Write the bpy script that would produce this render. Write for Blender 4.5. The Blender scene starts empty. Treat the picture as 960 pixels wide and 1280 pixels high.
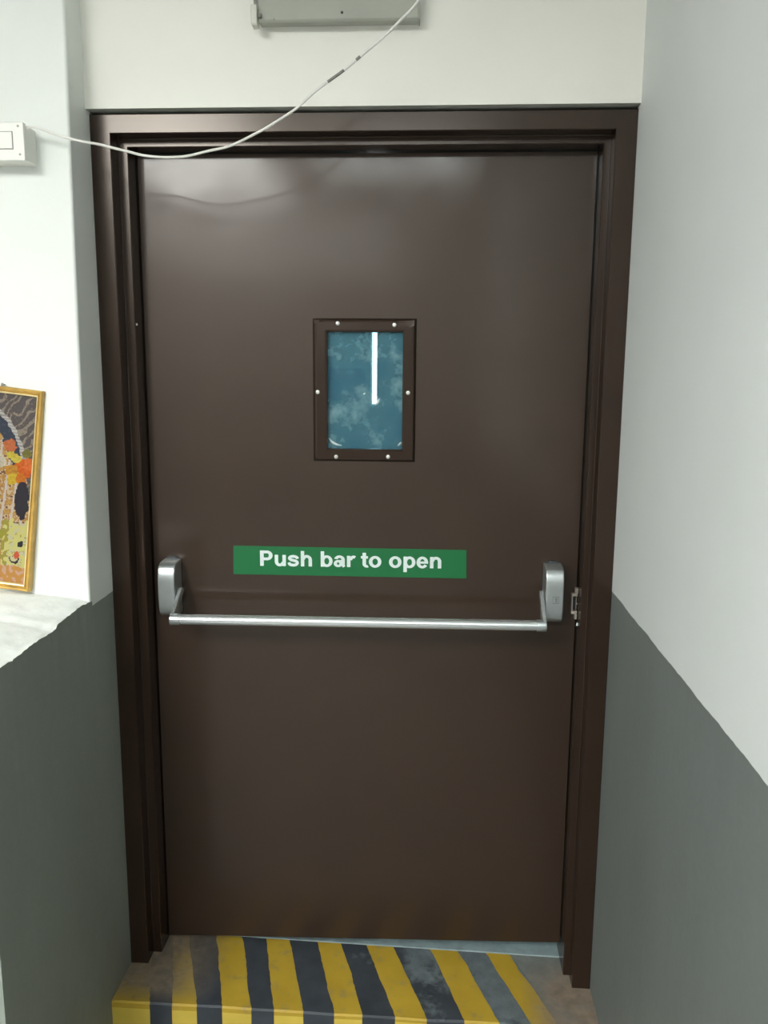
import bpy, bmesh, math, random
from mathutils import Vector, Matrix, noise
random.seed(7)
S = bpy.context.scene
COL = S.collection
W, H = 1.2, 2.103          # outer width and height of the door frame

# ------------------------------------------------------------------ materials
def lin(c):
    return tuple(((v/255)/12.92 if v/255 <= .04045 else ((v/255+.055)/1.055)**2.4) for v in c) + (1,)

def new_mat(name):
    m = bpy.data.materials.new(name); m.use_nodes = True
    n = m.node_tree; n.nodes.clear()
    out = n.nodes.new('ShaderNodeOutputMaterial'); b = n.nodes.new('ShaderNodeBsdfPrincipled')
    n.links.new(b.outputs[0], out.inputs[0])
    return m, n, b, out

def noise_node(n, scale, detail=4, rough=.55, coord=None, stretch=None):
    t = n.nodes.new('ShaderNodeTexNoise'); t.inputs['Scale'].default_value = scale
    t.inputs['Detail'].default_value = detail; t.inputs['Roughness'].default_value = rough
    g = n.nodes.new('ShaderNodeNewGeometry'); src = g.outputs['Position']
    if stretch:
        mp = n.nodes.new('ShaderNodeMapping'); mp.inputs['Scale'].default_value = stretch
        n.links.new(src, mp.inputs[0]); src = mp.outputs[0]
    n.links.new(src, t.inputs['Vector'])
    return t.outputs['Fac']

def ramp(n, fac, stops):
    r = n.nodes.new('ShaderNodeValToRGB'); e = r.color_ramp.elements
    e[0].position, e[0].color = stops[0]; e[1].position, e[1].color = stops[-1]
    for p, c in stops[1:-1]:
        k = e.new(p); k.color = c
    n.links.new(fac, r.inputs[0]); return r.outputs[0]

def mix(n, fac, a, b):
    m = n.nodes.new('ShaderNodeMix'); m.data_type = 'RGBA'
    for sock, v in ((m.inputs[0], fac), (m.inputs[6], a), (m.inputs[7], b)):
        if hasattr(v, 'is_linked') or hasattr(v, 'links'): n.links.new(v, sock)
        else: sock.default_value = v
    return m.outputs[2]

def math_node(n, op, a, b=0.0, clamp=False):
    m = n.nodes.new('ShaderNodeMath'); m.operation = op; m.use_clamp = clamp
    for i, v in enumerate((a, b)):
        if hasattr(v, 'links'): n.links.new(v, m.inputs[i])
        else: m.inputs[i].default_value = v
    return m.outputs[0]

def add_bump(n, b, h, strength, dist=.002):
    k = n.nodes.new('ShaderNodeBump'); k.inputs['Strength'].default_value = strength; k.inputs['Distance'].default_value = dist
    n.links.new(h, k.inputs['Height']); n.links.new(k.outputs[0], b.inputs['Normal'])

def plain(name, col, rough=.5, metal=0, var=.08, scale=30, bump=0, coat=0, spec=.5):
    m, n, b, o = new_mat(name)
    c = tuple(col[:3]); f = noise_node(n, scale)
    lo = tuple(v*(1-var) for v in c)+(1,); hi = tuple(min(1, v*(1+var)) for v in c)+(1,)
    n.links.new(ramp(n, f, [(.3, lo), (.7, hi)]), b.inputs['Base Color'])
    b.inputs['Roughness'].default_value = rough; b.inputs['Metallic'].default_value = metal
    b.inputs['Specular IOR Level'].default_value = spec
    if coat: b.inputs['Coat Weight'].default_value = coat; b.inputs['Coat Roughness'].default_value = .15
    if bump: add_bump(n, b, noise_node(n, scale*4), bump)
    return m

def two_tone(name, line, upper, lower, wob=.006, dirt=0.0, drop=0.0):
    """painted plaster: pale paint above a hand-cut line, grey dado paint below"""
    m, n, b, o = new_mat(name)
    g = n.nodes.new('ShaderNodeNewGeometry'); s = n.nodes.new('ShaderNodeSeparateXYZ')
    n.links.new(g.outputs['Position'], s.inputs[0])
    w = math_node(n, 'MULTIPLY', math_node(n, 'SUBTRACT', noise_node(n, 14, 3), .5), wob*2)
    z = math_node(n, 'ADD', s.outputs['Z'], w)
    z = math_node(n, 'ADD', z, math_node(n, 'MULTIPLY', s.outputs['Y'], drop))
    f = math_node(n, 'MULTIPLY', math_node(n, 'SUBTRACT', z, line), 700, True)
    up = mix(n, ramp(n, noise_node(n, 3, 5), [(.35, (0,0,0,1)), (.75, (1,1,1,1))]), upper, tuple(v*.95 for v in upper[:3])+(1,))
    streak = ramp(n, noise_node(n, 2.2, 6, .6, stretch=(1, 1, .35)), [(.4, (0,0,0,1)), (.72, (1,1,1,1))])
    lo = mix(n, streak, lower, tuple(v*.8 for v in lower[:3])+(1,))
    fine = ramp(n, noise_node(n, 60, 3, .7), [(.3, (0,0,0,1)), (.8, (1,1,1,1))])
    lo = mix(n, math_node(n, 'MULTIPLY', fine, .12), lo, tuple(min(1, v*1.6) for v in lower[:3])+(1,))
    if dirt:
        low = math_node(n, 'MULTIPLY', math_node(n, 'SUBTRACT', .4, s.outputs['Z']), 2.2, True)
        dm = math_node(n, 'MULTIPLY', math_node(n, 'MULTIPLY', low, ramp(n, noise_node(n, 5, 5, .6, stretch=(1, 1, .5)), [(.42, (0,0,0,1)), (.7, (1,1,1,1))])), dirt)
        lo = mix(n, dm, lo, (.16, .135, .09, 1))
    n.links.new(mix(n, f, lo, up), b.inputs['Base Color'])
    b.inputs['Roughness'].default_value = .62; b.inputs['Specular IOR Level'].default_value = .35
    add_bump(n, b, noise_node(n, 45, 5, .6), .12)
    return m

WHITE = (.80, .82, .79, 1)
M = {}
M['white'] = plain('cream_wall_paint', (.84, .83, .77), .6, var=.02, scale=3, bump=.1)
M['wall_left'] = two_tone('left_wall_paint', 1.012, WHITE, (.26, .285, .255, 1), .004, dirt=.5)
M['ledge_top'] = plain('ledge_white', WHITE, .7, var=.04, scale=25, bump=.35)
M['ledge'] = two_tone('ledge_paint', 1.3, WHITE, (.26, .285, .255, 1), .010, dirt=.5)
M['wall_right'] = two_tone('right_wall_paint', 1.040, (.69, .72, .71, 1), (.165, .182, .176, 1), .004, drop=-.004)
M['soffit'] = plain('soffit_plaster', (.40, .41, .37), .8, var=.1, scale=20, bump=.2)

def door_paint(name, base, rough, var=.06, coat=0):
    m, n, b, o = new_mat(name)
    f = noise_node(n, 5, 6, .62); fine = noise_node(n, 260, 2)
    c = ramp(n, f, [(.3, tuple(v*.88 for v in base)+(1,)), (.7, tuple(v*1.12 for v in base)+(1,))])
    n.links.new(c, b.inputs['Base Color'])
    r = math_node(n, 'ADD', math_node(n, 'MULTIPLY', noise_node(n, 5, 4, .5), var), rough-var/2)
    n.links.new(r, b.inputs['Roughness']); b.inputs['Specular IOR Level'].default_value = .5; b.inputs['Specular Tint'].default_value = (1, .90, .82, 1)
    if coat:
        b.inputs['Coat Weight'].default_value = coat; n.links.new(math_node(n, 'ADD', .0, math_node(n, 'MULTIPLY', noise_node(n, 8, 7, .68), .26)), b.inputs['Coat Roughness'])
    return m
M['brown'] = door_paint('brown_enamel', (.0285, .0150, .0088), .42, .1, .36)
M['brown_frame'] = door_paint('brown_frame_enamel', (.0260, .0148, .0098), .23, .05)
M['silver'] = plain('satin_silver', (.60, .64, .65), .30, .85, .04, 60)
M['silver_bar'] = plain('satin_bar', (.72, .75, .76), .24, .8, .03, 60)
M['case_back'] = plain('case_back_metal', (.05, .055, .06), .5, .3)
M['case_mark'] = plain('case_mark', (.16, .18, .18), .5)
M['near_black'] = plain('near_black', (.012, .014, .016), .5)
M['screw'] = plain('zinc_screw', (.75, .75, .73), .3, .6, .03)
M['bare_metal'] = plain('bare_metal', (.42, .37, .32), .4, .5, .2, 80)
M['green'] = plain('sign_green', lin((0, 104, 54)), .5, var=.03, scale=8)
M['letter'] = plain('sign_white', (.70, .79, .78), .45, var=.01)
M['plastic_white'] = plain('white_plastic', (.79, .79, .74), .4, var=.02)
M['plastic_line'] = plain('plastic_seam', (.20, .20, .17), .6)
M['cable'] = plain('white_cable', (.76, .75, .71), .45, var=.05, scale=50)
M['tape'] = plain('grimy_cable', (.22, .22, .2), .6, var=.3, scale=120)
M['fitting'] = plain('grey_fitting', (.37, .38, .33), .5, var=.06, scale=12)
M['holder'] = plain('lamp_holder', (.66, .65, .58), .45, var=.05)
M['gold'] = plain('gold_moulding', (.52, .32, .072), .36, .25, .22, 30)
M['gold_edge'] = plain('gold_lip', (.80, .66, .34), .3, .3, .15, 40)
M['ceiling'] = plain('ceiling_paint', (.78, .78, .76), .8, var=.02)
M['hall'] = plain('hall_wall', (.36, .35, .33), .7, var=.03)
M['hall_dark'] = plain('hall_dado', (.16, .17, .165), .7, var=.05)
M['stair'] = plain('stairwell_paint', (.40, .55, .56), .8, var=.06)
M['stair_blue'] = plain('stairwell_blue_panel', (.06, .16, .34), .6, var=.1)
M['steel'] = plain('handrail_steel', (.6, .62, .62), .35, .7)

def hazard(name, kind):
    m, n, b, o = new_mat(name)
    g = n.nodes.new('ShaderNodeNewGeometry'); s = n.nodes.new('ShaderNodeSeparateXYZ'); n.links.new(g.outputs['Position'], s.inputs[0])
    conc = ramp(n, noise_node(n, 16, 8, .65), [(.3, (.115, .125, .118, 1)), (.7, (.21, .225, .215, 1))])
    if kind == 'yellow':
        paint = ramp(n, noise_node(n, 9, 5), [(.3, (.40, .262, .020, 1)), (.7, (.50, .335, .031, 1))]); lo, hi = .56, .74
    elif kind == 'black':
        paint = ramp(n, noise_node(n, 12, 5), [(.3, (.024, .030, .038, 1)), (.7, (.05, .06, .074, 1))]); lo, hi = .43, .54
        conc = ramp(n, noise_node(n, 30, 8, .7), [(.3, (.10, .125, .135, 1)), (.7, (.20, .235, .245, 1))])
    if kind != 'concrete':
        nz = noise_node(n, 22, 8, .7)
        if kind == 'black':    # trodden most along the sill and towards the last stripes
            nz = noise_node(n, 11, 8, .66)
            nz = math_node(n, 'ADD', nz, math_node(n, 'MULTIPLY', math_node(n, 'SUBTRACT', s.outputs['Y'], .02), .9))
            nz = math_node(n, 'ADD', nz, math_node(n, 'MULTIPLY', math_node(n, 'SUBTRACT', s.outputs['X'], .80), .9, False))
            nz = math_node(n, 'MINIMUM', nz, math_node(n, 'ADD', noise_node(n, 11, 8, .66), .13))
        wear = ramp(n, nz, [(lo, (0,0,0,1)), (hi, (1,1,1,1))])
        base = mix(n, math_node(n, 'MULTIPLY', wear, .75), paint, conc)
    else: base = conc
    # sandy dirt trodden into the two corners beside the frame feet
    d1 = math_node(n, 'MULTIPLY', math_node(n, 'SUBTRACT', .25, s.outputs['X']), 7, True)
    d2 = math_node(n, 'MULTIPLY', math_node(n, 'SUBTRACT', s.outputs['X'], 1.02), 11, True)
    d2 = math_node(n, 'MULTIPLY', d2, math_node(n, 'MULTIPLY', math_node(n, 'SUBTRACT', .10, s.outputs['Y']), 12, True))
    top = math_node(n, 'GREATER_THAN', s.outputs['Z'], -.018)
    d1 = math_node(n, 'MULTIPLY', math_node(n, 'MULTIPLY', d1, math_node(n, 'MULTIPLY', math_node(n, 'ADD', s.outputs['Y'], .135), 18, True)), top)
    d = math_node(n, 'MAXIMUM', d1, d2)
    dn = math_node(n, 'MULTIPLY', d, ramp(n, noise_node(n, 18, 5, .6), [(.25, (.45,.45,.45,1)), (.55, (1,1,1,1))]))
    dirt = ramp(n, noise_node(n, 40, 4), [(.3, (.17, .135, .10, 1)), (.7, (.27, .21, .155, 1))])
    if kind == 'yellow':      # riser yellow painted lighter, standing in for the light that falls on it
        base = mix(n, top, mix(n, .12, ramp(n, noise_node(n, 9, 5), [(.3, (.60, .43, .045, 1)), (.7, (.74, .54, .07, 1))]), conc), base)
    n.links.new(mix(n, math_node(n, 'MULTIPLY', dn, 1.0), base, dirt), b.inputs['Base Color'])
    b.inputs['Roughness'].default_value = .6
    add_bump(n, b, noise_node(n, 40, 6, .6), .25)
    return m
M['hz_yellow'] = hazard('worn_yellow_lit_riser', 'yellow')
M['hz_black'] = hazard('worn_black_paint', 'black')
M['concrete'] = hazard('bare_concrete', 'concrete')
M['sill'] = plain('grey_sill_concrete', (.235, .30, .31), .6, var=.18, scale=30, bump=.2)
M['floor'] = plain('hall_floor_concrete', (.24, .24, .23), .55, var=.15, scale=6, bump=.2)

def emit(name, col, st):
    m, n, b, o = new_mat(name)
    n.nodes.remove(b); e = n.nodes.new('ShaderNodeEmission'); e.inputs[0].default_value = col; e.inputs[1].default_value = st
    n.links.new(e.outputs[0], o.inputs[0]); return m
PANEL = 27
M['lamp'] = emit('ceiling_lamp_glow', (.985, 1, .955, 1), PANEL)
M['lamp2'] = emit('hall_lamp_glow', (.93, 1, .985, 1), PANEL*.62)
M['sheen_fill'] = emit('sheen_fill_glow', (.97, .98, .96, 1), 3.3)
M['daylight'] = emit('daylight_glow', (1, 1, 1, 1), 14)
M['stair_fill'] = emit('stairwell_fill_glow', (.9, 1, 1, 1), 24)

def glass_mat():
    m, n, b, o = new_mat('filmed_glass')
    tr = n.nodes.new('ShaderNodeBsdfTransparent'); tr.inputs[0].default_value = (.62, .84, .88, 1)
    f = noise_node(n, 16, 6, .6); f2 = noise_node(n, 45, 5, .65)
    k = n.nodes.new('ShaderNodeMix'); k.data_type = 'FLOAT'; k.inputs[0].default_value = .3
    n.links.new(f, k.inputs[2]); n.links.new(f2, k.inputs[3])
    n.links.new(ramp(n, k.outputs[0], [(.34, (.05, .17, .26, 1)), (.5, (.09, .225, .29, 1)), (.70, (.32, .50, .53, 1))]), b.inputs['Base Color'])
    b.inputs['Roughness'].default_value = .12; b.inputs['Specular IOR Level'].default_value = .4
    s = n.nodes.new('ShaderNodeMixShader'); s.inputs[0].default_value = .55
    n.links.new(tr.outputs[0], s.inputs[1]); n.links.new(b.outputs[0], s.inputs[2]); n.links.new(s.outputs[0], o.inputs[0])
    return m
M['glass'] = glass_mat()

def print_mat():
    m, n, b, o = new_mat('colour_print')
    a = n.nodes.new('ShaderNodeVertexColor'); a.layer_name = 'ink'
    n.links.new(a.outputs[0], b.inputs['Base Color']); b.inputs['Roughness'].default_value = .25
    return m
M['print'] = print_mat()

# ------------------------------------------------------------------ mesh helpers
ORG = {}
def empty(name, loc, parent=None):
    o = bpy.data.objects.new(name, None); COL.objects.link(o); o.empty_display_size = .05
    loc = Vector(loc)
    if parent: o.parent = parent; o.location = loc - ORG[parent.name]
    else: o.location = loc
    ORG[o.name] = loc
    return o

def obj(name, bm, mats, parent=None, smooth=False, bev=0, loc=None, seg=2):
    """links a bmesh given in world coordinates as one object (origin at loc or its parent's origin)"""
    if name != 'lettering': bmesh.ops.recalc_face_normals(bm, faces=bm.faces)
    base = Vector(loc) if loc is not None else (ORG[parent.name] if parent else Vector((0, 0, 0)))
    bmesh.ops.translate(bm, verts=bm.verts, vec=-base)
    me = bpy.data.meshes.new(name); bm.to_mesh(me); bm.free()
    for m in (mats if isinstance(mats, (list, tuple)) else [mats]): me.materials.append(m)
    o = bpy.data.objects.new(name, me); COL.objects.link(o)
    if parent: o.parent = parent; o.location = base - ORG[parent.name]
    else: o.location = base
    ORG[o.name] = base
    if smooth:
        for p in me.polygons: p.use_smooth = True
    if bev:
        b = o.modifiers.new('bevel', 'BEVEL'); b.width = bev; b.segments = seg; b.limit_method = 'ANGLE'; b.angle_limit = math.radians(40)
        for p in me.polygons: p.use_smooth = True
        w = o.modifiers.new('wn', 'WEIGHTED_NORMAL'); w.keep_sharp = False
    return o

def tag(o, label=None, cat=None, kind=None, group=None):
    for k, v in (('label', label), ('category', cat), ('kind', kind), ('group', group)):
        if v: o[k] = v
    return o

def box(bm, a, b):
    (x0, y0, z0), (x1, y1, z1) = a, b
    v = [bm.verts.new(p) for p in ((x0,y0,z0),(x1,y0,z0),(x1,y1,z0),(x0,y1,z0),(x0,y0,z1),(x1,y0,z1),(x1,y1,z1),(x0,y1,z1))]
    for f in ((0,1,2,3),(4,5,6,7),(0,1,5,4),(1,2,6,5),(2,3,7,6),(3,0,4,7)): bm.faces.new([v[i] for i in f])
    return v

def nb(): return bmesh.new()
def bx(a, b):
    m = nb(); box(m, a, b); return m

def tube(bm, pts, r, n=10, cap=True):
    pts = [Vector(p) for p in pts]; rings = []
    up = Vector((0, 0, 1))
    for i, p in enumerate(pts):
        t = (pts[min(i+1, len(pts)-1)] - pts[max(i-1, 0)]).normalized()
        a = t.cross(up if abs(t.z) < .9 else Vector((1, 0, 0))).normalized(); b = t.cross(a)
        rr = r[i] if isinstance(r, (list, tuple)) else r
        rings.append([bm.verts.new(p + a*math.cos(2*math.pi*k/n)*rr + b*math.sin(2*math.pi*k/n)*rr) for k in range(n)])
    for r0, r1 in zip(rings, rings[1:]):
        for k in range(n): bm.faces.new((r0[k], r0[(k+1) % n], r1[(k+1) % n], r1[k]))
    if cap: bm.faces.new(rings[0]); bm.faces.new(rings[-1])

def disc_y(bm, x, y, z, r, h, n=16, dome=.5):
    """a round screw head standing out of a face towards -y"""
    prof = [(r, 0), (r, h*.5), (r*.75, h*.85), (r*.35, h)]
    rings = [[bm.verts.new((x+a*math.cos(2*math.pi*k/n), y-b, z+a*math.sin(2*math.pi*k/n))) for k in range(n)] for a, b in prof]
    for r0, r1 in zip(rings, rings[1:]):
        for k in range(n): bm.faces.new((r0[k], r0[(k+1) % n], r1[(k+1) % n], r1[k]))
    bm.faces.new(rings[-1]); bm.faces.new(rings[0])

def prism_x(bm, prof, x0, x1):
    """extrudes a closed (y, z) outline along x"""
    a = [bm.verts.new((x0, y, z)) for y, z in prof]; b = [bm.verts.new((x1, y, z)) for y, z in prof]
    n = len(prof)
    for i in range(n): bm.faces.new((a[i], a[(i+1) % n], b[(i+1) % n], b[i]))
    bm.faces.new(a); bm.faces.new(b)

def catmull(P, k=8):
    P = [Vector(p) for p in P]; out = []
    for i in range(len(P)-1):
        a, b, c, d = P[max(i-1, 0)], P[i], P[i+1], P[min(i+2, len(P)-1)]
        for j in range(k):
            t = j/k
            out.append(.5*((2*b)+(c-a)*t+(2*a-5*b+4*c-d)*t*t+(3*b-a-3*c+d)*t**3))
    return out + [P[-1]]

# ------------------------------------------------------------------ the setting
CZ = 2.85; FZ = -.17
LX, RY = -3.2, -10.5                                     # far left wall and rear wall of the hall
# right wall
tag(obj('wall_right', bx((W, RY, FZ-.1), (W+.12, 2.4, CZ)), M['wall_right']), 'long right wall, pale paint over a grey painted dado', 'wall', 'structure')
# wall over the door (lintel), the frame sits just behind its face
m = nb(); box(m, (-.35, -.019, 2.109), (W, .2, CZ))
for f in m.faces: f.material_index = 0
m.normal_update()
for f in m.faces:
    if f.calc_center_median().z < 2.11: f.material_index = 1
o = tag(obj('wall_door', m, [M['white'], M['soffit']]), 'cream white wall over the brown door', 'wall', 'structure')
# left wall: a jamb leaning slightly, its face looks at the camera, its return closes against the frame
jy = lambda z: -.136 + (z-1.02)*.0282
m = nb()
def jamb_row(z, y, c):
    """plan of the jamb at height z, its free corner rounded by c"""
    k = [(LX, y)] + [(-c+c*math.sin(a), y+c-c*math.cos(a)) for a in [math.pi/2*q/4 for q in range(5)]] + [(0, .25), (LX, .25)]
    return [m.verts.new((x, yy, z)) for x, yy in k]
A = [jamb_row(FZ-.1, -.120, .0004), jamb_row(.99, -.120, .0004), jamb_row(.991, jy(1.0), .005)] + [jamb_row(z, jy(z), .006) for z in (1.3, 1.6, 2.0, 2.4, CZ)]
for a, b in zip(A, A[1:]):
    for i in range(len(a)): m.faces.new((a[i], a[(i+1) % len(a)], b[(i+1) % len(a)], b[i]))
m.faces.new(A[0]); m.faces.new(A[-1])
o = tag(obj('wall_left', m, M['wall_left']), 'white wall left of the door frame with a grey lower part', 'wall', 'structure')
# half-height wall with a rough plastered ledge
def ledge():
    m = nb(); y0, y1, x0 = -.604, -.1205, -1.0
    NX, NY = 60, 48
    edge = [(-.136,1.0239),(-.17,1.028),(-.2081,1.0283),(-.26,1.0245),(-.3065,1.0212),(-.3221,1.0142),(-.3621,1.017),(-.4111,1.0171),(-.4743,1.0136),(-.5322,1.0148),(-.61,1.014)]
    def ez(y):
        for (a, za), (b, zb) in zip(edge, edge[1:]):
            if y >= b: return za+(zb-za)*min(1, max(0, (a-y)/(a-b)))
        return edge[-1][1]
    top = []
    for j in range(NY+1):
        y = y0+(y1-y0)*j/NY; row = []
        for i in range(NX+1):
            t = i/NX; x = x0*(1-t)**1.8
            d = -x
            z = ez(y) + .024*(1-math.exp(-d/.075)) + .0045*noise.noise(Vector((x*22, y*22, 1.3)))*min(1, d/.01) + .002*noise.noise(Vector((x*70, y*70, 4)))
            xx = x + (.005*noise.noise(Vector((3, y*60, 0)))+.004*noise.noise(Vector((9, y*150, 0))) if i == NX else 0)
            row.append(m.verts.new((xx, y, z)))
        top.append(row)
    for a, b in zip(top, top[1:]):
        for i in range(NX): m.faces.new((a[i], a[i+1], b[i+1], b[i]))
    # inner face (x = 0), rear closing faces
    def skirt(vs):
        pr = vs
        for z in (.985, .5, FZ-.1):
            nx = [m.verts.new((0 if abs(v.co.x) < .01 else v.co.x, v.co.y, z)) for v in vs]
            for k in range(len(vs)-1): m.faces.new((pr[k], pr[k+1], nx[k+1], nx[k]))
            pr = nx
    n_top = len(m.faces)
    skirt([r[-1] for r in top]); skirt([r[0] for r in top]); skirt(top[0]); skirt(top[-1])
    m.faces.ensure_lookup_table()
    for f in list(m.faces)[n_top:]: f.material_index = 1
    bmesh.ops.remove_doubles(m, verts=m.verts, dist=1e-5)
    return m
o = tag(obj('wall_half', ledge(), [M['ledge_top'], M['ledge']], smooth=True), 'half-height grey wall with rough white ledge', 'wall', 'structure')
o.modifiers.new('es', 'EDGE_SPLIT').split_angle = math.radians(50)
# hall shell behind the camera
tag(obj('wall_rear', bx((LX, RY-.1, FZ-.1), (W, RY, CZ)), M['hall']), 'plain wall closing the hall', 'wall', 'structure')
tag(obj('wall_far', bx((LX-.1, RY, FZ-.1), (LX, .25, CZ)), M['hall']), 'plain far side wall of the hall', 'wall', 'structure')
tag(obj('ceiling', bx((LX, RY, CZ), (W+.1, 2.5, CZ+.1)), M['ceiling']), 'plain white ceiling', 'ceiling', 'structure')
tag(obj('floor', bx((LX, RY, FZ-.1), (W, -.126, FZ)), M['floor']), 'concrete floor of the hall', 'floor', 'structure')

# landing in front of the door with yellow and black hazard stripes
def landing():
    m = nb()
    cols = [  # (x at the back, x at the front, material to the right of this edge)
        (-.07, -.002, 0), (.018, .096, 1), (.077, .153, 0), (.122, .2132, 1), (.2001, .2775, 0), (.2737, .3496, 1), (.3383, .4054, 0), (.4049, .4789, 1),
        (.4824, .5541, 0), (.5487, .625, 1), (.617, .7053, 0), (.6918, .7833, 1), (.7904, .8746, 0), (.8669, .9576, 1), (.941, 1.0363, 0),
        (1.0019, 1.1014, 3), (1.008, 1.109, 2), (1.2, 1.2, None)]
    yb, yf = .140, -.131
    rows = []
    NR = 26
    for r in range(NR+1):
        t = r/NR; y = yb+(yf-yb)*t; row = []
        for k, (xb, xf, mm) in enumerate(cols):
            x = xf+(xb-xf)*(y-yf)/.243
            if 0 < k < len(cols)-1: x += .0035*noise.noise(Vector((k*7.3, t*5, 0)))+.002*noise.noise(Vector((k*3.1, t*19, 5)))
            x = min(max(x, 0), W)
            row.append((x, y - (.004*noise.noise(Vector((x*6, 3, 0))) if r == NR else 0), -.0102*x+.0012*noise.noise(Vector((x*9, y*9, 0)))))
        rows.append(row)
    # rounded nose then the riser
    last = rows[-1]
    rows.append([(x, y-.004, z-.004) for x, y, z in last])
    for q in range(1, 6):
        rows.append([(x+.0015*noise.noise(Vector((x*30, q*.7, 9)))*(0 < i < len(last)-1), y-.004, z-.004-q*.035) for i, (x, y, z) in enumerate(last)])
    V = [[m.verts.new(p) for p in row] for row in rows]
    for a, b in zip(V, V[1:]):
        for i in range(len(cols)-1):
            p = [a[i], a[i+1], b[i+1], b[i]]
            if (p[0].co-p[1].co).length < 1e-6 and (p[2].co-p[3].co).length < 1e-6: continue
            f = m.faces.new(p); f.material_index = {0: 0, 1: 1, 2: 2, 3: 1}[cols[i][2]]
    # last concrete column right of the stripes is only bare floor
    # back edge and body
    bmesh.ops.remove_doubles(m, verts=m.verts, dist=1e-6)
    bmesh.ops.dissolve_degenerate(m, dist=1e-6, edges=m.edges)
    n0 = len(m.faces)
    box(m, (0, -.125, FZ-.1), (W, .138, -.02))
    m.faces.ensure_lookup_table()
    for f in list(m.faces)[n0:]: f.material_index = 2
    return m
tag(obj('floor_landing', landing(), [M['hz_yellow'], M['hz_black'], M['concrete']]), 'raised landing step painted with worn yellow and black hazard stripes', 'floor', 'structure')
# pale sill under the leaf
m = nb(); v = box(m, (.0, .108, -.05), (W, .30, .004))
v[0].co.y = v[4].co.y = .126
for q in v[4:]: q.co.z = .0015-.0085*q.co.x
tag(obj('floor_sill', m, M['sill'], bev=.003), 'pale grey concrete sill under the brown door', 'sill', 'structure')

# stairwell seen through the glass
tag(obj('wall_stairwell', (lambda m: (box(m, (-.6, 1.35, -.1), (.528, 1.45, CZ)), box(m, (.553, 1.35, -.1), (W, 1.45, CZ)), box(m, (.528, 1.35, -.1), (.553, 1.45, 1.415)), box(m, (.528, 1.35, 2.6), (.553, 1.45, CZ)), m)[-1])(nb()), M['stair']), 'stairwell wall behind the door glass', 'wall', 'structure')
m = nb(); box(m, (.20, 1.338, 1.432), (.508, 1.352, 1.555))
tag(obj('notice_panel', m, M['stair_blue'], bev=.004), 'dark blue panel beyond the door glass', 'panel')
m = nb(); tube(m, catmull([(.10, 1.30, 1.408), (.45, 1.30, 1.408), (.50, 1.30, 1.415), (.52, 1.34, 1.43)], 6), .007, 10)
tag(obj('handrail', m, M['steel'], smooth=True), 'thin steel handrail beyond the door glass', 'handrail')
tag(obj('wall_stair_side', bx((-.7, .25, -.1), (-.6, 1.45, CZ)), M['stair']), 'side wall of the stairwell', 'wall', 'structure')
tag(obj('floor_stairwell', bx((-.6, .30, -.12), (W, 1.45, -.02)), M['floor']), 'stairwell floor', 'floor', 'structure')
wn = tag(obj('window_1', bx((.525, 1.452, 1.39), (.556, 1.456, 2.62)), M['daylight']), 'narrow bright slit window seen through the door glass', 'window', 'structure')

# ------------------------------------------------------------------ door frame
TL, TR, TT = (.046, .068), (.046, .062), (.040, .058)
def frame_mesh():
    m = nb()
    # profile: (inset index or value, y); insets given as fractions between outer edge, first and second rebate
    prof = [(0, 0, .05), (0, 0, .0015), (0, .0015, 0), (1, -.0015, 0), (1, 0, .0015), (1, 0, .044), (1, .0015, .045), (2, -.0015, .045), (2, 0, .0465), (2, 0, .15), (1, 0, .15)]
    def inset(T, k, d): return (0, T[0], T[1])[k] + d
    rows = []
    for k, d, y in prof:
        l, r, t = inset(TL, k, d), inset(TR, k, d), inset(TT, k, d)
        jag = lambda s: .0015*noise.noise(Vector((k*5+y*60, s, 0)))
        rows.append([m.verts.new(p) for p in ((l, y, -.001+jag(1)), (l, y, H-t), (W-r, y, H-t), (W-r, y, -.0125+jag(7)))])
    n = len(rows)
    for i in range(n):
        a, b = rows[i], rows[(i+1) % n]
        for j in range(3): m.faces.new((a[j], a[j+1], b[j+1], b[j]))
    m.faces.new([r[0] for r in rows]); m.faces.new([r[3] for r in rows])
    return m
fr = tag(obj('trim_1', frame_mesh(), M['brown_frame']), 'brown metal door frame with stepped edge around the door', 'door frame', 'structure')
# latch keeper on the right jamb
m = nb()
box(m, (1.1215, .083, .958), (1.1365, .098, .966)); box(m, (1.1215, .083, 1.003), (1.1365, .098, 1.011))
box(m, (1.1215, .083, .966), (1.1255, .098, 1.003)); box(m, (1.1255, .094, .966), (1.1365, .098, 1.003))
box(m, (1.130, .082, 1.011), (1.1375, .097, 1.024)); box(m, (1.130, .082, .945), (1.1365, .097, .958))
box(m, (1.1335, .0822, .983), (1.1372, .09, .9865))
k = obj('latch_keeper', m, M['bare_metal'], fr, bev=.0012); k['label'] = 'bare metal latch keeper on the right jamb'
m = nb(); box(m, (1.1256, .0905, .968), (1.1330, .0945, 1.001)); obj('latch_slot', m, M['near_black'], k)  # dark block standing in for the shade inside the keeper's hole
m = nb(); tube(m, [(1.1365, .079, .930), (1.1372, .0795, .9375)], .0016, 8); c = obj('bare_chip', m, M['letter'], fr); c['label'] = 'bright chip of bare metal below the keeper'
m = nb(); disc_y(m, .0675, .055, 1.652, .003, .002); c = obj('screw', m, M['screw'], fr)

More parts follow.
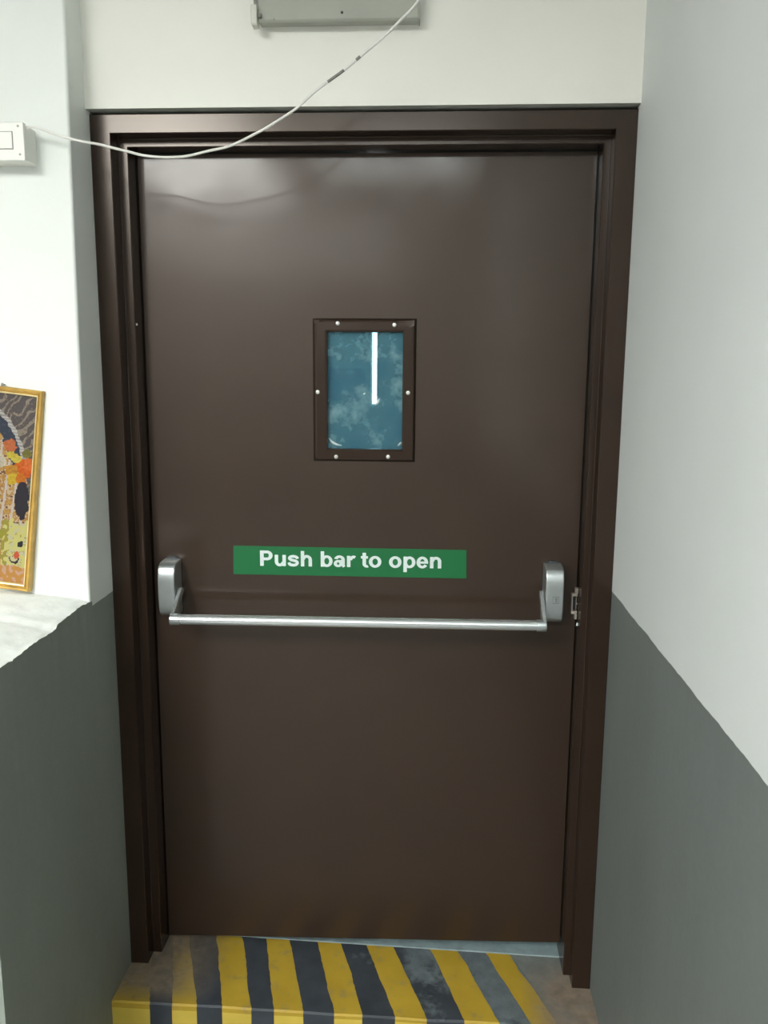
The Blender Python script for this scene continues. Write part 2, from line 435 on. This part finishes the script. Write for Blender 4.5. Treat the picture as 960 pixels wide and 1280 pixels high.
# ------------------------------------------------------------------ door leaf
LX0, LX1, LZ1 = .0710, W-.0650, H-.061
LY0, LY1 = .100, .146
zb = lambda x: .011 + (x-.071)*.0285          # the leaf's lower edge climbs a little to the right
wx0, wx1, wz0, wz1 = .512, .702, 1.354, 1.643   # opening for the vision panel
def leaf():
    m = nb(); F = {}
    for y in (LY0, LY1):
        o_ = [m.verts.new(p) for p in ((LX0, y, zb(LX0)), (LX1, y, zb(LX1)), (LX1, y, LZ1), (LX0, y, LZ1))]
        i_ = [m.verts.new(p) for p in ((wx0, y, wz0), (wx1, y, wz0), (wx1, y, wz1), (wx0, y, wz1))]
        for k in range(4): m.faces.new((o_[k], o_[(k+1) % 4], i_[(k+1) % 4], i_[k]))
        F[y] = (o_, i_)
    for s in (0, 1):
        a, b = F[LY0][s], F[LY1][s]
        for k in range(4): m.faces.new((a[k], a[(k+1) % 4], b[(k+1) % 4], b[k]))
    return m
door = obj('door_1', leaf(), M['brown'], loc=(.6, .123, 0))
tag(door, 'brown steel fire door with small glass pane and silver push bar', 'door', 'structure')
# folded sheet beading around the glass
def beading():
    m = nb()
    X0, X1, Z0, Z1 = .4815, .7305, 1.3285, 1.6705
    il, ir, it, ib = .0365, .0325, .0325, .0315
    prof = [(0, .0998), (.006/.034, .0885), (.30, .087), (.84, .087), (.97, .0895), (1, .094), (1, .110)]
    rows = []
    for f, y in prof:
        rows.append([m.verts.new(p) for p in ((X0+il*f, y, Z0+ib*f), (X1-ir*f, y, Z0+ib*f), (X1-ir*f, y, Z1-it*f), (X0+il*f, y, Z1-it*f))])
    for a, b in zip(rows, rows[1:]):
        for k in range(4): m.faces.new((a[k], a[(k+1) % 4], b[(k+1) % 4], b[k]))
    # lapped corner tabs of the folded sheet
    for (cx, cz, sx, sz, g) in ((X1, Z1, -1, -1, .030), (X0, Z1, 1, -1, .020), (X0, Z0, 1, 1, .014)):
        p = [(cx+sx*.005, cz+sz*.005), (cx+sx*g, cz+sz*.006), (cx+sx*g*.55, cz+sz*g*.75), (cx+sx*.006, cz+sz*g*.6)]
        a = [m.verts.new((x, .0868, z)) for x, z in p]; b = [m.verts.new((x, ((.0852, .0858, .0850, .0845) if cx == X1 else (.0858,)*4)[i], z)) for i, (x, z) in enumerate(p)]
        for i in range(4): m.faces.new((a[i], a[(i+1) % 4], b[(i+1) % 4], b[i]))
        m.faces.new(b); m.faces.new(a)
    return m
vp = obj('vision_panel', beading(), M['brown_frame'], door)
for x, z in ((.5431, 1.6583), (.678, 1.6551), (.4943, 1.4964), (.712, 1.4964), (.5385, 1.3405), (.6653, 1.3421)):
    m = nb(); disc_y(m, x, .0872, z, .0048, .0028); s = obj('screw', m, M['screw'], vp, smooth=False)
g = obj('glass_pane', bx((.5125, .1035, 1.3545), (.7015, .1095, 1.6425)), M['glass'], vp)
g['label'] = 'teal glass pane smeared with film'

def crease(P_, w):
    m = nb(); c = catmull(P_, 5); n_ = len(c); L, R_ = [], []
    for i, p in enumerate(c):
        k = w*math.sin(math.pi*(i+.4)/n_)+.0002
        t = (c[min(i+1, n_-1)]-c[max(i-1, 0)]).normalized(); q = Vector((-t.z, 0, t.x))*k
        L.append((m.verts.new(p+q+Vector((0, .0012, 0))), m.verts.new(p-Vector((0, .0012, 0))))); R_.append(m.verts.new(p-q+Vector((0, .0012, 0))))
    for i in range(n_-1):
        m.faces.new((L[i][0], L[i+1][0], L[i+1][1], L[i][1])); m.faces.new((L[i][1], L[i+1][1], R_[i+1], R_[i])); m.faces.new((L[i][0], R_[i], R_[i+1], L[i+1][0]))
    m.faces.new((L[0][0], L[0][1], R_[0])); m.faces.new((L[-1][0], R_[-1], L[-1][1]))
    return m
for P_, w in (([(.519, .1015, 1.385), (.526, .1015, 1.376), (.537, .1015, 1.3695), (.551, .1015, 1.3665)], .0026), ([(.688, .1015, 1.3665), (.693, .1015, 1.372), (.697, .1015, 1.3765)], .0022), ([(.632, .1015, 1.466), (.638, .1015, 1.472), (.642, .1015, 1.482)], .0026), ([(.603, .1015, 1.491), (.608, .1015, 1.4945)], .0016)):
    c = obj('crease_glint', crease(P_, w), M['letter'], vp); c['label'] = 'crease in the film on the pane, its glint painted white'  # glints on the film wrinkles, built as white ribbons

# ------------------------------------------------------------------ panic hardware (part of the door)
pb = empty('panic_bar', (.6, .1, .95), door); pb['label'] = 'silver push bar across the door'
def housing(x0, x1, z0, z1, yf):
    """end case: domed top and bottom, swelling front"""
    m = nb(); prof = []
    N = 28; zc, hz = (z0+z1)/2, (z1-z0)/2
    for i in range(N+1):
        a = -math.pi/2 + math.pi*i/N
        s, c = math.sin(a), math.cos(a)
        z = zc+hz*math.copysign(abs(s)**.55, s)
        y = .0995-(.0995-yf)*(abs(c)**.36)
        prof.append((y, z))
    prism_x(m, prof, x0, x1)
    return m
def back_plate(x0, x1, z0, z1):
    m = nb(); prof = []
    for i in range(25):
        a = math.pi*i/24; prof.append(((x0+x1)/2-(x1-x0)/2*math.cos(a), z1-.02+.02*math.sin(a)))
    for i in range(25):
        a = math.pi*i/24; prof.append(((x0+x1)/2+(x1-x0)/2*math.cos(a), z0+.02-.02*math.sin(a)))
    a = [m.verts.new((x, .0998, z)) for x, z in prof]; b = [m.verts.new((x, .094, z)) for x, z in prof]
    n = len(prof)
    for i in range(n): m.faces.new((a[i], a[(i+1) % n], b[(i+1) % n], b[i]))
    m.faces.new(a); m.faces.new(b)
    return m
obj('housing', housing(.1000, .1425, .9365, 1.0760, .034), M['silver'], pb, bev=.0035, seg=3)
obj('housing', housing(1.0505, 1.0945, .9445, 1.0840, .034), M['silver'], pb, bev=.0035, seg=3)
obj('back_plate', back_plate(.1005, .1428, .938, 1.082), M['case_back'], pb)
obj('back_plate', back_plate(1.0500, 1.0945, .946, 1.090), M['case_back'], pb)
def arm(x, t, pv, be):
    m = nb(); (y0, z0), (y1, z1) = pv, be
    d = Vector((y1-y0, z1-z0)).normalized(); nrm = Vector((-d.y, d.x))
    pr = []
    for i in range(13):
        a = math.pi/2+math.pi*i/12; q = Vector((y0, z0))+d*math.cos(a)*.0095+nrm*math.sin(a)*.0095; pr.append(tuple(q))
    for i in range(13):
        a = -math.pi/2+math.pi*i/12; q = Vector((y1, z1))+d*math.cos(a)*.0135+nrm*math.sin(a)*.0135; pr.append(tuple(q))
    prism_x(m, pr, x-t/2, x+t/2)
    return m
obj('arm', arm(.1505, .010, (.058, 1.0015), (-.014, .9505)), M['silver_bar'], pb, bev=.002)
obj('arm', arm(1.0440, .010, (.058, 1.0135), (-.010, .9555)), M['silver_bar'], pb, bev=.002)
m = nb(); tube(m, [(.153, -.014, .9505), (1.042, -.010, .9555)], .0128, 28); b = obj('bar', m, M['silver_bar'], pb, smooth=True)
b.modifiers.new('es', 'EDGE_SPLIT').split_angle = math.radians(60)
for x0, x1, y, z in ((.1455, .170, -.014, .9505), (1.026, 1.049, -.010, .9555)):
    m = nb(); tube(m, [(x0, y, z), (x1, y, z)], .0142, 28); c = obj('end_cap', m, M['silver'], pb, bev=.002)
# small key mark on the right case
m = nb(); kx, kz, ky = 1.0755, 1.0065, .0337
for a, b in (((-.0075, -.0085), (.0075, -.0078)), ((-.0075, .0078), (.0075, .0085)), ((-.0075, -.0085), (-.0068, .0085)), ((.0068, -.0085), (.0075, .0085)), ((-.001, -.006), (.001, .001)), ((.001, -.005), (.0032, -.0036)), ((.001, -.0022), (.0028, -.001))):
    box(m, (kx+a[0], ky-.0004, kz+a[1]), (kx+b[0], ky+.001, kz+b[1]))
disc_y(m, kx, ky+.001, kz+.0032, .0032, .0014)
k = obj('key_symbol', m, M['case_mark'], pb)

# ------------------------------------------------------------------ green sign
sc = [(.2753, 1.0378), (.8627, 1.0392), (.861, 1.1116), (.2771, 1.1113)]
m = nb(); a = [m.verts.new((x, .0997, z)) for x, z in sc]; b = [m.verts.new((x, .0982, z)) for x, z in sc]
for i in range(4): m.faces.new((a[i], a[(i+1) % 4], b[(i+1) % 4], b[i]))
m.faces.new(a); m.faces.new(b)
sg = tag(obj('sign', m, M['green'], loc=(.569, .0985, 1.0378)), 'green sign reading Push bar to open on the brown door', 'sign')
def rect(m, x0, y0, x1, y1): m.faces.new([m.verts.new((x, 0, y)) for x, y in ((x0, y0), (x1, y0), (x1, y1), (x0, y1))])
def ring(m, cx, cy, ox, oy, ix, iy, a0=0, a1=360, n=36):
    A = [math.radians(a0+(a1-a0)*k/n) for k in range(n+1)]
    o_ = [m.verts.new((cx+ox*math.cos(a), 0, cy+oy*math.sin(a))) for a in A]; i_ = [m.verts.new((cx+ix*math.cos(a), 0, cy+iy*math.sin(a))) for a in A]
    for k in range(n): m.faces.new((o_[k], o_[k+1], i_[k+1], i_[k]))
def ribbon(m, pts, w):
    P = catmull([(x, 0, y) for x, y in pts], 6); L, R_ = [], []
    for i, p in enumerate(P):
        t = (P[min(i+1, len(P)-1)]-P[max(i-1, 0)]).normalized(); nn = Vector((-t.z, 0, t.x))*w/2
        L.append(m.verts.new(p+nn)); R_.append(m.verts.new(p-nn))
    for i in range(len(P)-1): m.faces.new((L[i], L[i+1], R_[i+1], R_[i]))
def glyph(m, ch):
    if ch == 'P':
        rect(m, .073, 0, .221, .716); rect(m, .22, .595, .39, .716); rect(m, .22, .265, .39, .386); ring(m, .385, .4905, .237, .2255, .085, .1045, -90, 90)
    elif ch == 'u':
        rect(m, .066, .2, .203, .519); rect(m, .41, 0, .547, .519); ring(m, .284, .205, .218, .217, .081, .095, 180, 352)
    elif ch == 's':
        ribbon(m, [(.468,.355),(.425,.425),(.29,.463),(.15,.435),(.108,.368),(.16,.308),(.28,.272),(.415,.228),(.455,.155),(.405,.08),(.27,.048),(.12,.085),(.082,.165)], .118)
    elif ch in 'hn':
        rect(m, .066, 0, .203, .716 if ch == 'h' else .519); rect(m, .41, 0, .547, .31); ring(m, .320, .300, .227, .231, .090, .112, 0, 172)
    elif ch in 'bp':
        rect(m, .066, 0 if ch == 'b' else -.198, .203, .716 if ch == 'b' else .519); ring(m, .325, .259, .252, .271, .116, .160)
    elif ch == 'o': ring(m, .306, .259, .268, .271, .128, .158)
    elif ch == 'e':
        ring(m, .278, .259, .246, .271, .110, .165, 2, 326); rect(m, .08, .212, .524, .302)
    elif ch == 'a':
        rect(m, .372, .08, .507, .36); ring(m, .282, .345, .225, .186, .088, .080, 0, 168); ring(m, .222, .152, .188, .164, .062, .066)
        rect(m, .222, .226, .39, .316); ribbon(m, [(.440,.12),(.455,.05),(.485,0)], .115)
    elif ch == 'r':
        rect(m, .066, 0, .203, .519); ring(m, .352, .325, .2, .206, .149*.45, .085, 62, 180)
    elif ch == 't':
        rect(m, .09, .14, .227, .672); rect(m, .015, .412, .315, .519); ring(m, .275, .15, .185, .161, .048, .050, 180, 292)
ADV = {'P': .667, 'u': .611, 's': .556, 'h': .611, ' ': .278, 'b': .611, 'a': .556, 'r': .389, 't': .333, 'o': .611, 'p': .611, 'e': .556, 'n': .611}
tx0, tx1, tb, cap = .3445, .7990, 1.0612, .0390
total = sum(ADV[c] for c in 'Push bar to open'); pen = 0
for word in ('Push', 'bar', 'to', 'open'):
    m = nb()
    for ch in word:
        g_ = nb()
        for ox, oz in ((-.009, 0), (.009, 0), (0, -.006), (0, .006)):
            k0 = len(g_.verts); glyph(g_, ch); g_.verts.ensure_lookup_table()
            for v in list(g_.verts)[k0:]: v.co.x += ox; v.co.z += oz
        bmesh.ops.recalc_face_normals(g_, faces=g_.faces)
        for k_, f_ in enumerate(g_.faces):
            lay = .0979 - 1e-6*(k_ % 211)
            vs_ = list(f_.verts) if f_.normal.y < 0 else list(f_.verts)[::-1]
            m.faces.new([m.verts.new((tx0+(tx1-tx0)*(v.co.x+pen-.073)/(total-.139), lay, tb+.0028*(v.co.x+pen)/total+v.co.z/.716*cap)) for v in vs_])
        g_.free(); pen += ADV[ch]
    pen += ADV[' ']
    o = obj('lettering', m, M['letter'], sg); o['label'] = 'white word ' + word
# ------------------------------------------------------------------ wall switch on the left
sw = tag(empty('wall_switch', (-.12, jy(2.0), 1.97)), 'white plastic switch box high on the wall left of the door', 'switch')
m = nb(); f = .0735
v = box(m, (-.205, -.152, 1.9695), (-.0735, jy(2.0)+.004, 2.0415)); obj('back_box', m, M['plastic_white'], sw, bev=.003)
obj('face_plate', bx((-.2065, -.165, 1.968), (-.0715, -.1515, 2.0425)), M['plastic_white'], sw, bev=.002)
obj('rocker_surround', bx((-.1270, -.1655, 1.9895), (-.0945, -.164, 2.0245)), M['plastic_line'], sw)
obj('rocker', bx((-.1262, -.1675, 1.9908), (-.0957, -.1648, 2.0232)), M['plastic_white'], sw, bev=.001)
for x, z in ((-.0817, 1.9797), (-.0827, 2.0345)):
    m = nb(); disc_y(m, x, -.1648, z, .0024, .0012, 12); obj('screw', m, M['fitting'], sw)

# ------------------------------------------------------------------ sagging cable
path = [(-.0735,-.150,2.0330),(-.06,-.158,2.0345),(-.0400,-.160,2.0312),(.0100,-.158,2.0143),(.0580,-.152,2.0045),(.1010,-.146,1.9970),(.1380,-.141,1.9890),(.1770,-.137,1.9815),(.2350,-.135,1.9795),(.2840,-.137,1.9860),(.3500,-.143,1.9990),(.4155,-.150,2.0255),(.4800,-.158,2.0590),(.5290,-.166,2.0940),(.5780,-.172,2.1245),(.6265,-.178,2.1580),(.6745,-.183,2.1930),(.7060,-.187,2.2220),(.7300,-.190,2.2430),(.7600,-.193,2.2790),(.83,-.20,2.38),(.93,-.20,2.55),(1.0,-.17,2.72),(1.01,-.14,CZ)]
pts = catmull(path, 6)
pts = [p + Vector((0, .0015*noise.noise(Vector((i*.21, 0, 2))), .0018*noise.noise(Vector((i*.17, 5, 0))))) if 6 < i < len(pts)-4 else p for i, p in enumerate(pts)]
m = nb(); tube(m, pts, .0026, 10)
cb = tag(obj('cable', m, M['cable'], smooth=True, loc=path[0]), 'thin white cable sagging from the switch across the door top', 'cable')
def stretch_of(x0, x1):
    m = nb(); q = [p for p in pts if x0 <= p.x <= x1]; tube(m, q, .00285, 10); c = obj('grimy_sleeve', m, M['tape'], cb, smooth=True); c['label'] = 'dark grimy stretch of the cable'
stretch_of(.552, .592); stretch_of(.606, .625)

# ------------------------------------------------------------------ light fitting over the door
lf = tag(empty('light_fitting', (.56, -.019, 2.25)), 'grey metal light batten fixed to the wall above the door', 'light fitting')
zb0, zb1 = 2.2635, 2.36
m = nb(); prism_x(m, [(-.0188, zb0+.004), (-.052, zb0-.0005), (-.057, zb0+.004), (-.057, zb1-.006), (-.050, zb1), (-.0188, zb1)], .3945, .7285)
obj('housing', m, M['fitting'], lf, bev=.0015)
obj('end_plate', bx((.7285, -.0555, zb0+.002), (.7310, -.0188, zb1-.003)), M['fitting'], lf)
m = nb(); prism_x(m, [(-.038, 2.259), (-.046, 2.2535), (-.066, 2.2535), (-.0705, 2.259), (-.0705, 2.293), (-.038, 2.293)], .3815, .3940)
obj('lamp_holder', m, M['holder'], lf, bev=.002)
m = nb(); box(m, (.3835, -.050, 2.292), (.3935, -.026, 2.343)); box(m, (.3755, -.042, 2.287), (.3836, -.032, 2.297)); obj('bracket', m, M['tape'], lf, bev=.001)
m = nb(); box(m, (.3945, -.0645, 2.270), (.402, -.0568, 2.279)); obj('contact', m, M['tape'], lf, bev=.001)
m = nb(); disc_y(m, .5699, -.0568, 2.2792, .0028, .0012, 14); obj('screw', m, M['near_black'], lf)
m = nb(); disc_y(m, .4275, -.0568, 2.2685, .0018, .001, 12); obj('screw', m, M['tape'], lf)

# ------------------------------------------------------------------ framed print on the ledge
PW, PH, PT = .33, .452, .020
org = Vector((-.1315, -.157, 1.0500))                 # lower right front corner
upv = Vector((.052, .022, .448)).normalized()
rtv = Vector((math.cos(math.radians(4.6)), 0, -math.sin(math.radians(4.6)))); rtv = (rtv-upv*rtv.dot(upv)).normalized()
bkv = upv.cross(rtv) * -1
if bkv.y < 0: bkv = -bkv
def pt(u, d, v):                                       # u from the right edge leftwards, d depth, v up
    return org - rtv*u + bkv*d + upv*v
pf = tag(empty('picture_frame', org), 'gold framed colourful picture leaning on the white ledge', 'picture')
FW = .0150
def moulding(prof):
    m = nb(); rows = []
    for f, d in prof:
        w = FW*f
        rows.append([m.verts.new(pt(*q)) for q in ((w, d, w), (PW-w, d, w), (PW-w, d, PH-w), (w, d, PH-w))])
    for a, b in zip(rows, rows[1:]):
        for k in range(4): m.faces.new((a[k], a[(k+1) % 4], b[(k+1) % 4], b[k]))
    return m
obj('moulding', moulding([(0, PT), (0, .003), (.10, 0), (.40, .001), (.48, .005), (.58, .005), (.66, .003), (.72, .0045), (.72, PT)]), M['gold'], pf)
obj('inner_lip', moulding([(.72, .005), (.76, .003), (.92, .004), (1.0, .007), (1.0, .012)]), M['gold_edge'], pf)
m = nb()
q = [m.verts.new(pt(u, d, v)) for d in (.0125, PT-.001) for u, v in ((.012, .012), (PW-.012, .012), (PW-.012, PH-.012), (.012, PH-.012))]
for f in ((0,1,2,3), (4,5,6,7), (0,1,5,4), (1,2,6,5), (2,3,7,6), (3,0,4,7)): m.faces.new([q[i] for i in f])
obj('backing', m, M['tape'], pf)
def ink(u, v):
    """garlands and flowers in front of a dark arch; u, v in metres from the lower right of the sheet"""
    n1 = noise.noise(Vector((u*90, v*90, 0))); n2 = noise.noise(Vector((u*190, v*190, 7))); n3 = noise.noise(Vector((u*45, v*45, 3)))
    uu, vv = u+.004*n1, v+.005*n3
    W_ = lambda r, g, b: (r, g, b)
    d = math.hypot((uu-.165)/.148, (vv-.232)/.180) if vv > .232 else abs(uu-.165)/.148
    col = None
    if vv > .20:
        if d > 1.03:                                   # dark drapery with pale branches
            k = math.sin((u*1.1+v*.9)*260+6*n3)
            col = (.13, .11, .11) if k < .55 else (.36, .30, .25)
            if n2 > .35: col = (.22, .17, .13)
        elif d > .965: col = (.66, .62, .58) if math.sin(v*900) > -.4 else (.42, .38, .36)
        elif d > .80+.05*n1 and vv > .262+.03*n3: col = (.045, .055, .085) if n2 < .3 else (.07, .08, .11)
    if col is None:
        k = n1*.6+n2*.5
        col = (.62, .38, .14) if k > .18 else (.50, .27, .12) if k > -.05 else (.72, .55, .36) if k > -.28 else (.24, .12, .07)
        if abs(math.sin(u*140+v*12)) > .93: col = (.72, .62, .56)
    for cu_, cv, r, c in ((.026,.262,.022,(.72,.17,.06)),(.012,.272,.013,(.80,.22,.09)),(.040,.284,.012,(.72,.58,.14)),(.054,.292,.010,(.70,.56,.13)),(.018,.296,.010,(.22,.20,.06)),
                          (.050,.255,.014,(.60,.30,.08)),(.046,.236,.013,(.72,.50,.10)),(.026,.238,.012,(.66,.22,.06)),(.058,.312,.014,(.62,.20,.10)),(.078,.272,.014,(.70,.62,.50)),
                          (.105,.30,.02,(.66,.3,.12)),(.13,.21,.03,(.6,.2,.08)),(.20,.26,.05,(.66,.45,.28)),(.25,.15,.03,(.7,.2,.08))):
        if math.hypot(uu-cu_, vv-cv) < r*(1+.25*n2): col = tuple(x*(1+.35*n2) for x in c)
    if math.hypot((uu-.022)/.016, (vv-.192)/.042) < 1+.2*n1: col = (.035, .032, .042)      # dark vase
    if uu < .062 and vv < .150 and vv < .145+.01*n1 and vv > .022:
        col = (.76, .70, .30) if n1 > -.1 else (.70, .66, .46) if n2 > -.2 else (.52, .46, .16)
        if uu > .046: col = (.42, .36, .10) if n1 < .1 else col
    for cu_, cv, r, c in ((.018,.092,.008,(.03,.03,.035)),(.030,.056,.011,(.05,.04,.04)),(.031,.058,.008,(.74,.66,.42)),(.026,.067,.007,(.72,.16,.10)),(.085,.10,.022,(.24,.24,.05)),(.07,.11,.012,(.40,.38,.08)),(.11,.08,.02,(.45,.16,.06))):
        if math.hypot(uu-cu_, vv-cv) < r*(1+.2*n2): col = c
    if vv < .040: col = (.66, .34, .12) if n1 < .15 else (.74, .46, .34)
    return tuple(max(.01, min(.9, c)) for c in col)
m = nb(); cl = m.loops.layers.color.new('ink')
GU, GV = 150, 210; u0, v0 = FW-.002, FW-.002; gw, gh = PW-2*u0, PH-2*v0
Vv = [[m.verts.new(pt(u0+gw*i/GU, .011, v0+gh*j/GV)) for i in range(GU+1)] for j in range(GV+1)]
for j in range(GV):
    for i in range(GU):
        f = m.faces.new((Vv[j][i], Vv[j][i+1], Vv[j+1][i+1], Vv[j+1][i]))
        c = ink(gw*(i+.5)/GU, gh*(j+.5)/GV)
        g_ = sum(c)/3; c = tuple(max(.006, (x+(x-g_)*.2)*.50) for x in c)
        s = tuple((x*12.92 if x < .0031308 else 1.055*x**(1/2.4)-.055) for x in c)+(1,)
        for l in f.loops: l[cl] = s
obj('print', m, M['print'], pf)
m = nb(); tube(m, [(-.170, jy(1.5)+.004, 1.511), (-.169, -.1355, 1.5125)], .0016, 8); disc_y(m, -.169, -.134, 1.5125, .0036, .002, 12)
tag(obj('nail', m, M['tape'], loc=(-.169, -.128, 1.512)), 'small dark nail in the white wall above the gold picture', 'nail')

# ------------------------------------------------------------------ lamps of the hall
def panel(x, y, w, l, mat, label):
    t = tag(empty('ceiling_light', (x, y, CZ)), label, 'ceiling light', group='hall ceiling lights')
    m = nb(); X0, X1, Y0, Y1 = x-w/2, x+w/2, y-l/2, y+l/2
    for a, b in (((X0-.02, Y0-.02), (X0, Y1+.02)), ((X1, Y0-.02), (X1+.02, Y1+.02)), ((X0, Y0-.02), (X1, Y0)), ((X0, Y1), (X1, Y1+.02))):
        box(m, (a[0], a[1], CZ-.035), (b[0], b[1], CZ-.001))
    obj('rim', m, M['plastic_white'], t)
    obj('diffuser', bx((X0, Y0, CZ-.022), (X1, Y1, CZ-.012)), mat, t)
panel(-.75, -3.30, .90, 2.3, M['lamp'], 'long ceiling panel lighting the door')
panel(-2.2, -3.0, .6, 1.2, M['lamp2'], 'ceiling panel added for even light over the open side of the hall')  # unseen lamp added to even out the light from behind the camera
panel(.52, -3.30, .95, .62, M['lamp2'], 'small square ceiling panel near the right wall')
panel(-1.0, -7.4, 2.8, 4.6, M['sheen_fill'], 'broad glowing panel added for door sheen at the back of the hall')  # added glowing surface, shaped to give the door its broad sheen
t = tag(empty('stairwell_fill', (.3, .9, CZ)), 'small round lamp added to light the stairwell', 'ceiling light')  # unseen lamp added to brighten the space behind the glass
m = nb(); tube(m, [(.3, .9, CZ-.05), (.3, .9, CZ-.002)], .14, 24); obj('diffuser', m, M['stair_fill'], t)

w = bpy.data.worlds.new('world'); S.world = w; w.use_nodes = True
w.node_tree.nodes['Background'].inputs[0].default_value = (.8, .9, 1, 1); w.node_tree.nodes['Background'].inputs[1].default_value = .05

# ------------------------------------------------------------------ camera
yaw, pit, roll = -5.68418982e-02, -1.69897212e-01, 7.27263702e-03
cy, sy, cp, sp, cr, sr = math.cos(yaw), math.sin(yaw), math.cos(pit), math.sin(pit), math.cos(roll), math.sin(roll)
f = Vector((sy*cp, cy*cp, sp)); r = Vector((cy, -sy, 0)); u = r.cross(f)
r2 = r*cr+u*sr; u2 = u*cr-r*sr
cam = bpy.data.cameras.new('camera'); co = bpy.data.objects.new('camera', cam); COL.objects.link(co)
co.matrix_world = Matrix(((r2.x, u2.x, -f.x, .77005701), (r2.y, u2.y, -f.y, -1.90947030), (r2.z, u2.z, -f.z, 1.54873504), (0, 0, 0, 1)))
cam.sensor_fit = 'HORIZONTAL'; cam.sensor_width = 36; cam.lens = 36*1031.61131/960; cam.clip_start = .02
S.camera = co
S.view_settings.view_transform = 'Standard'; S.view_settings.look = 'None'; S.view_settings.gamma = 1
S.view_settings.use_curve_mapping = False; S.view_settings.exposure = .1
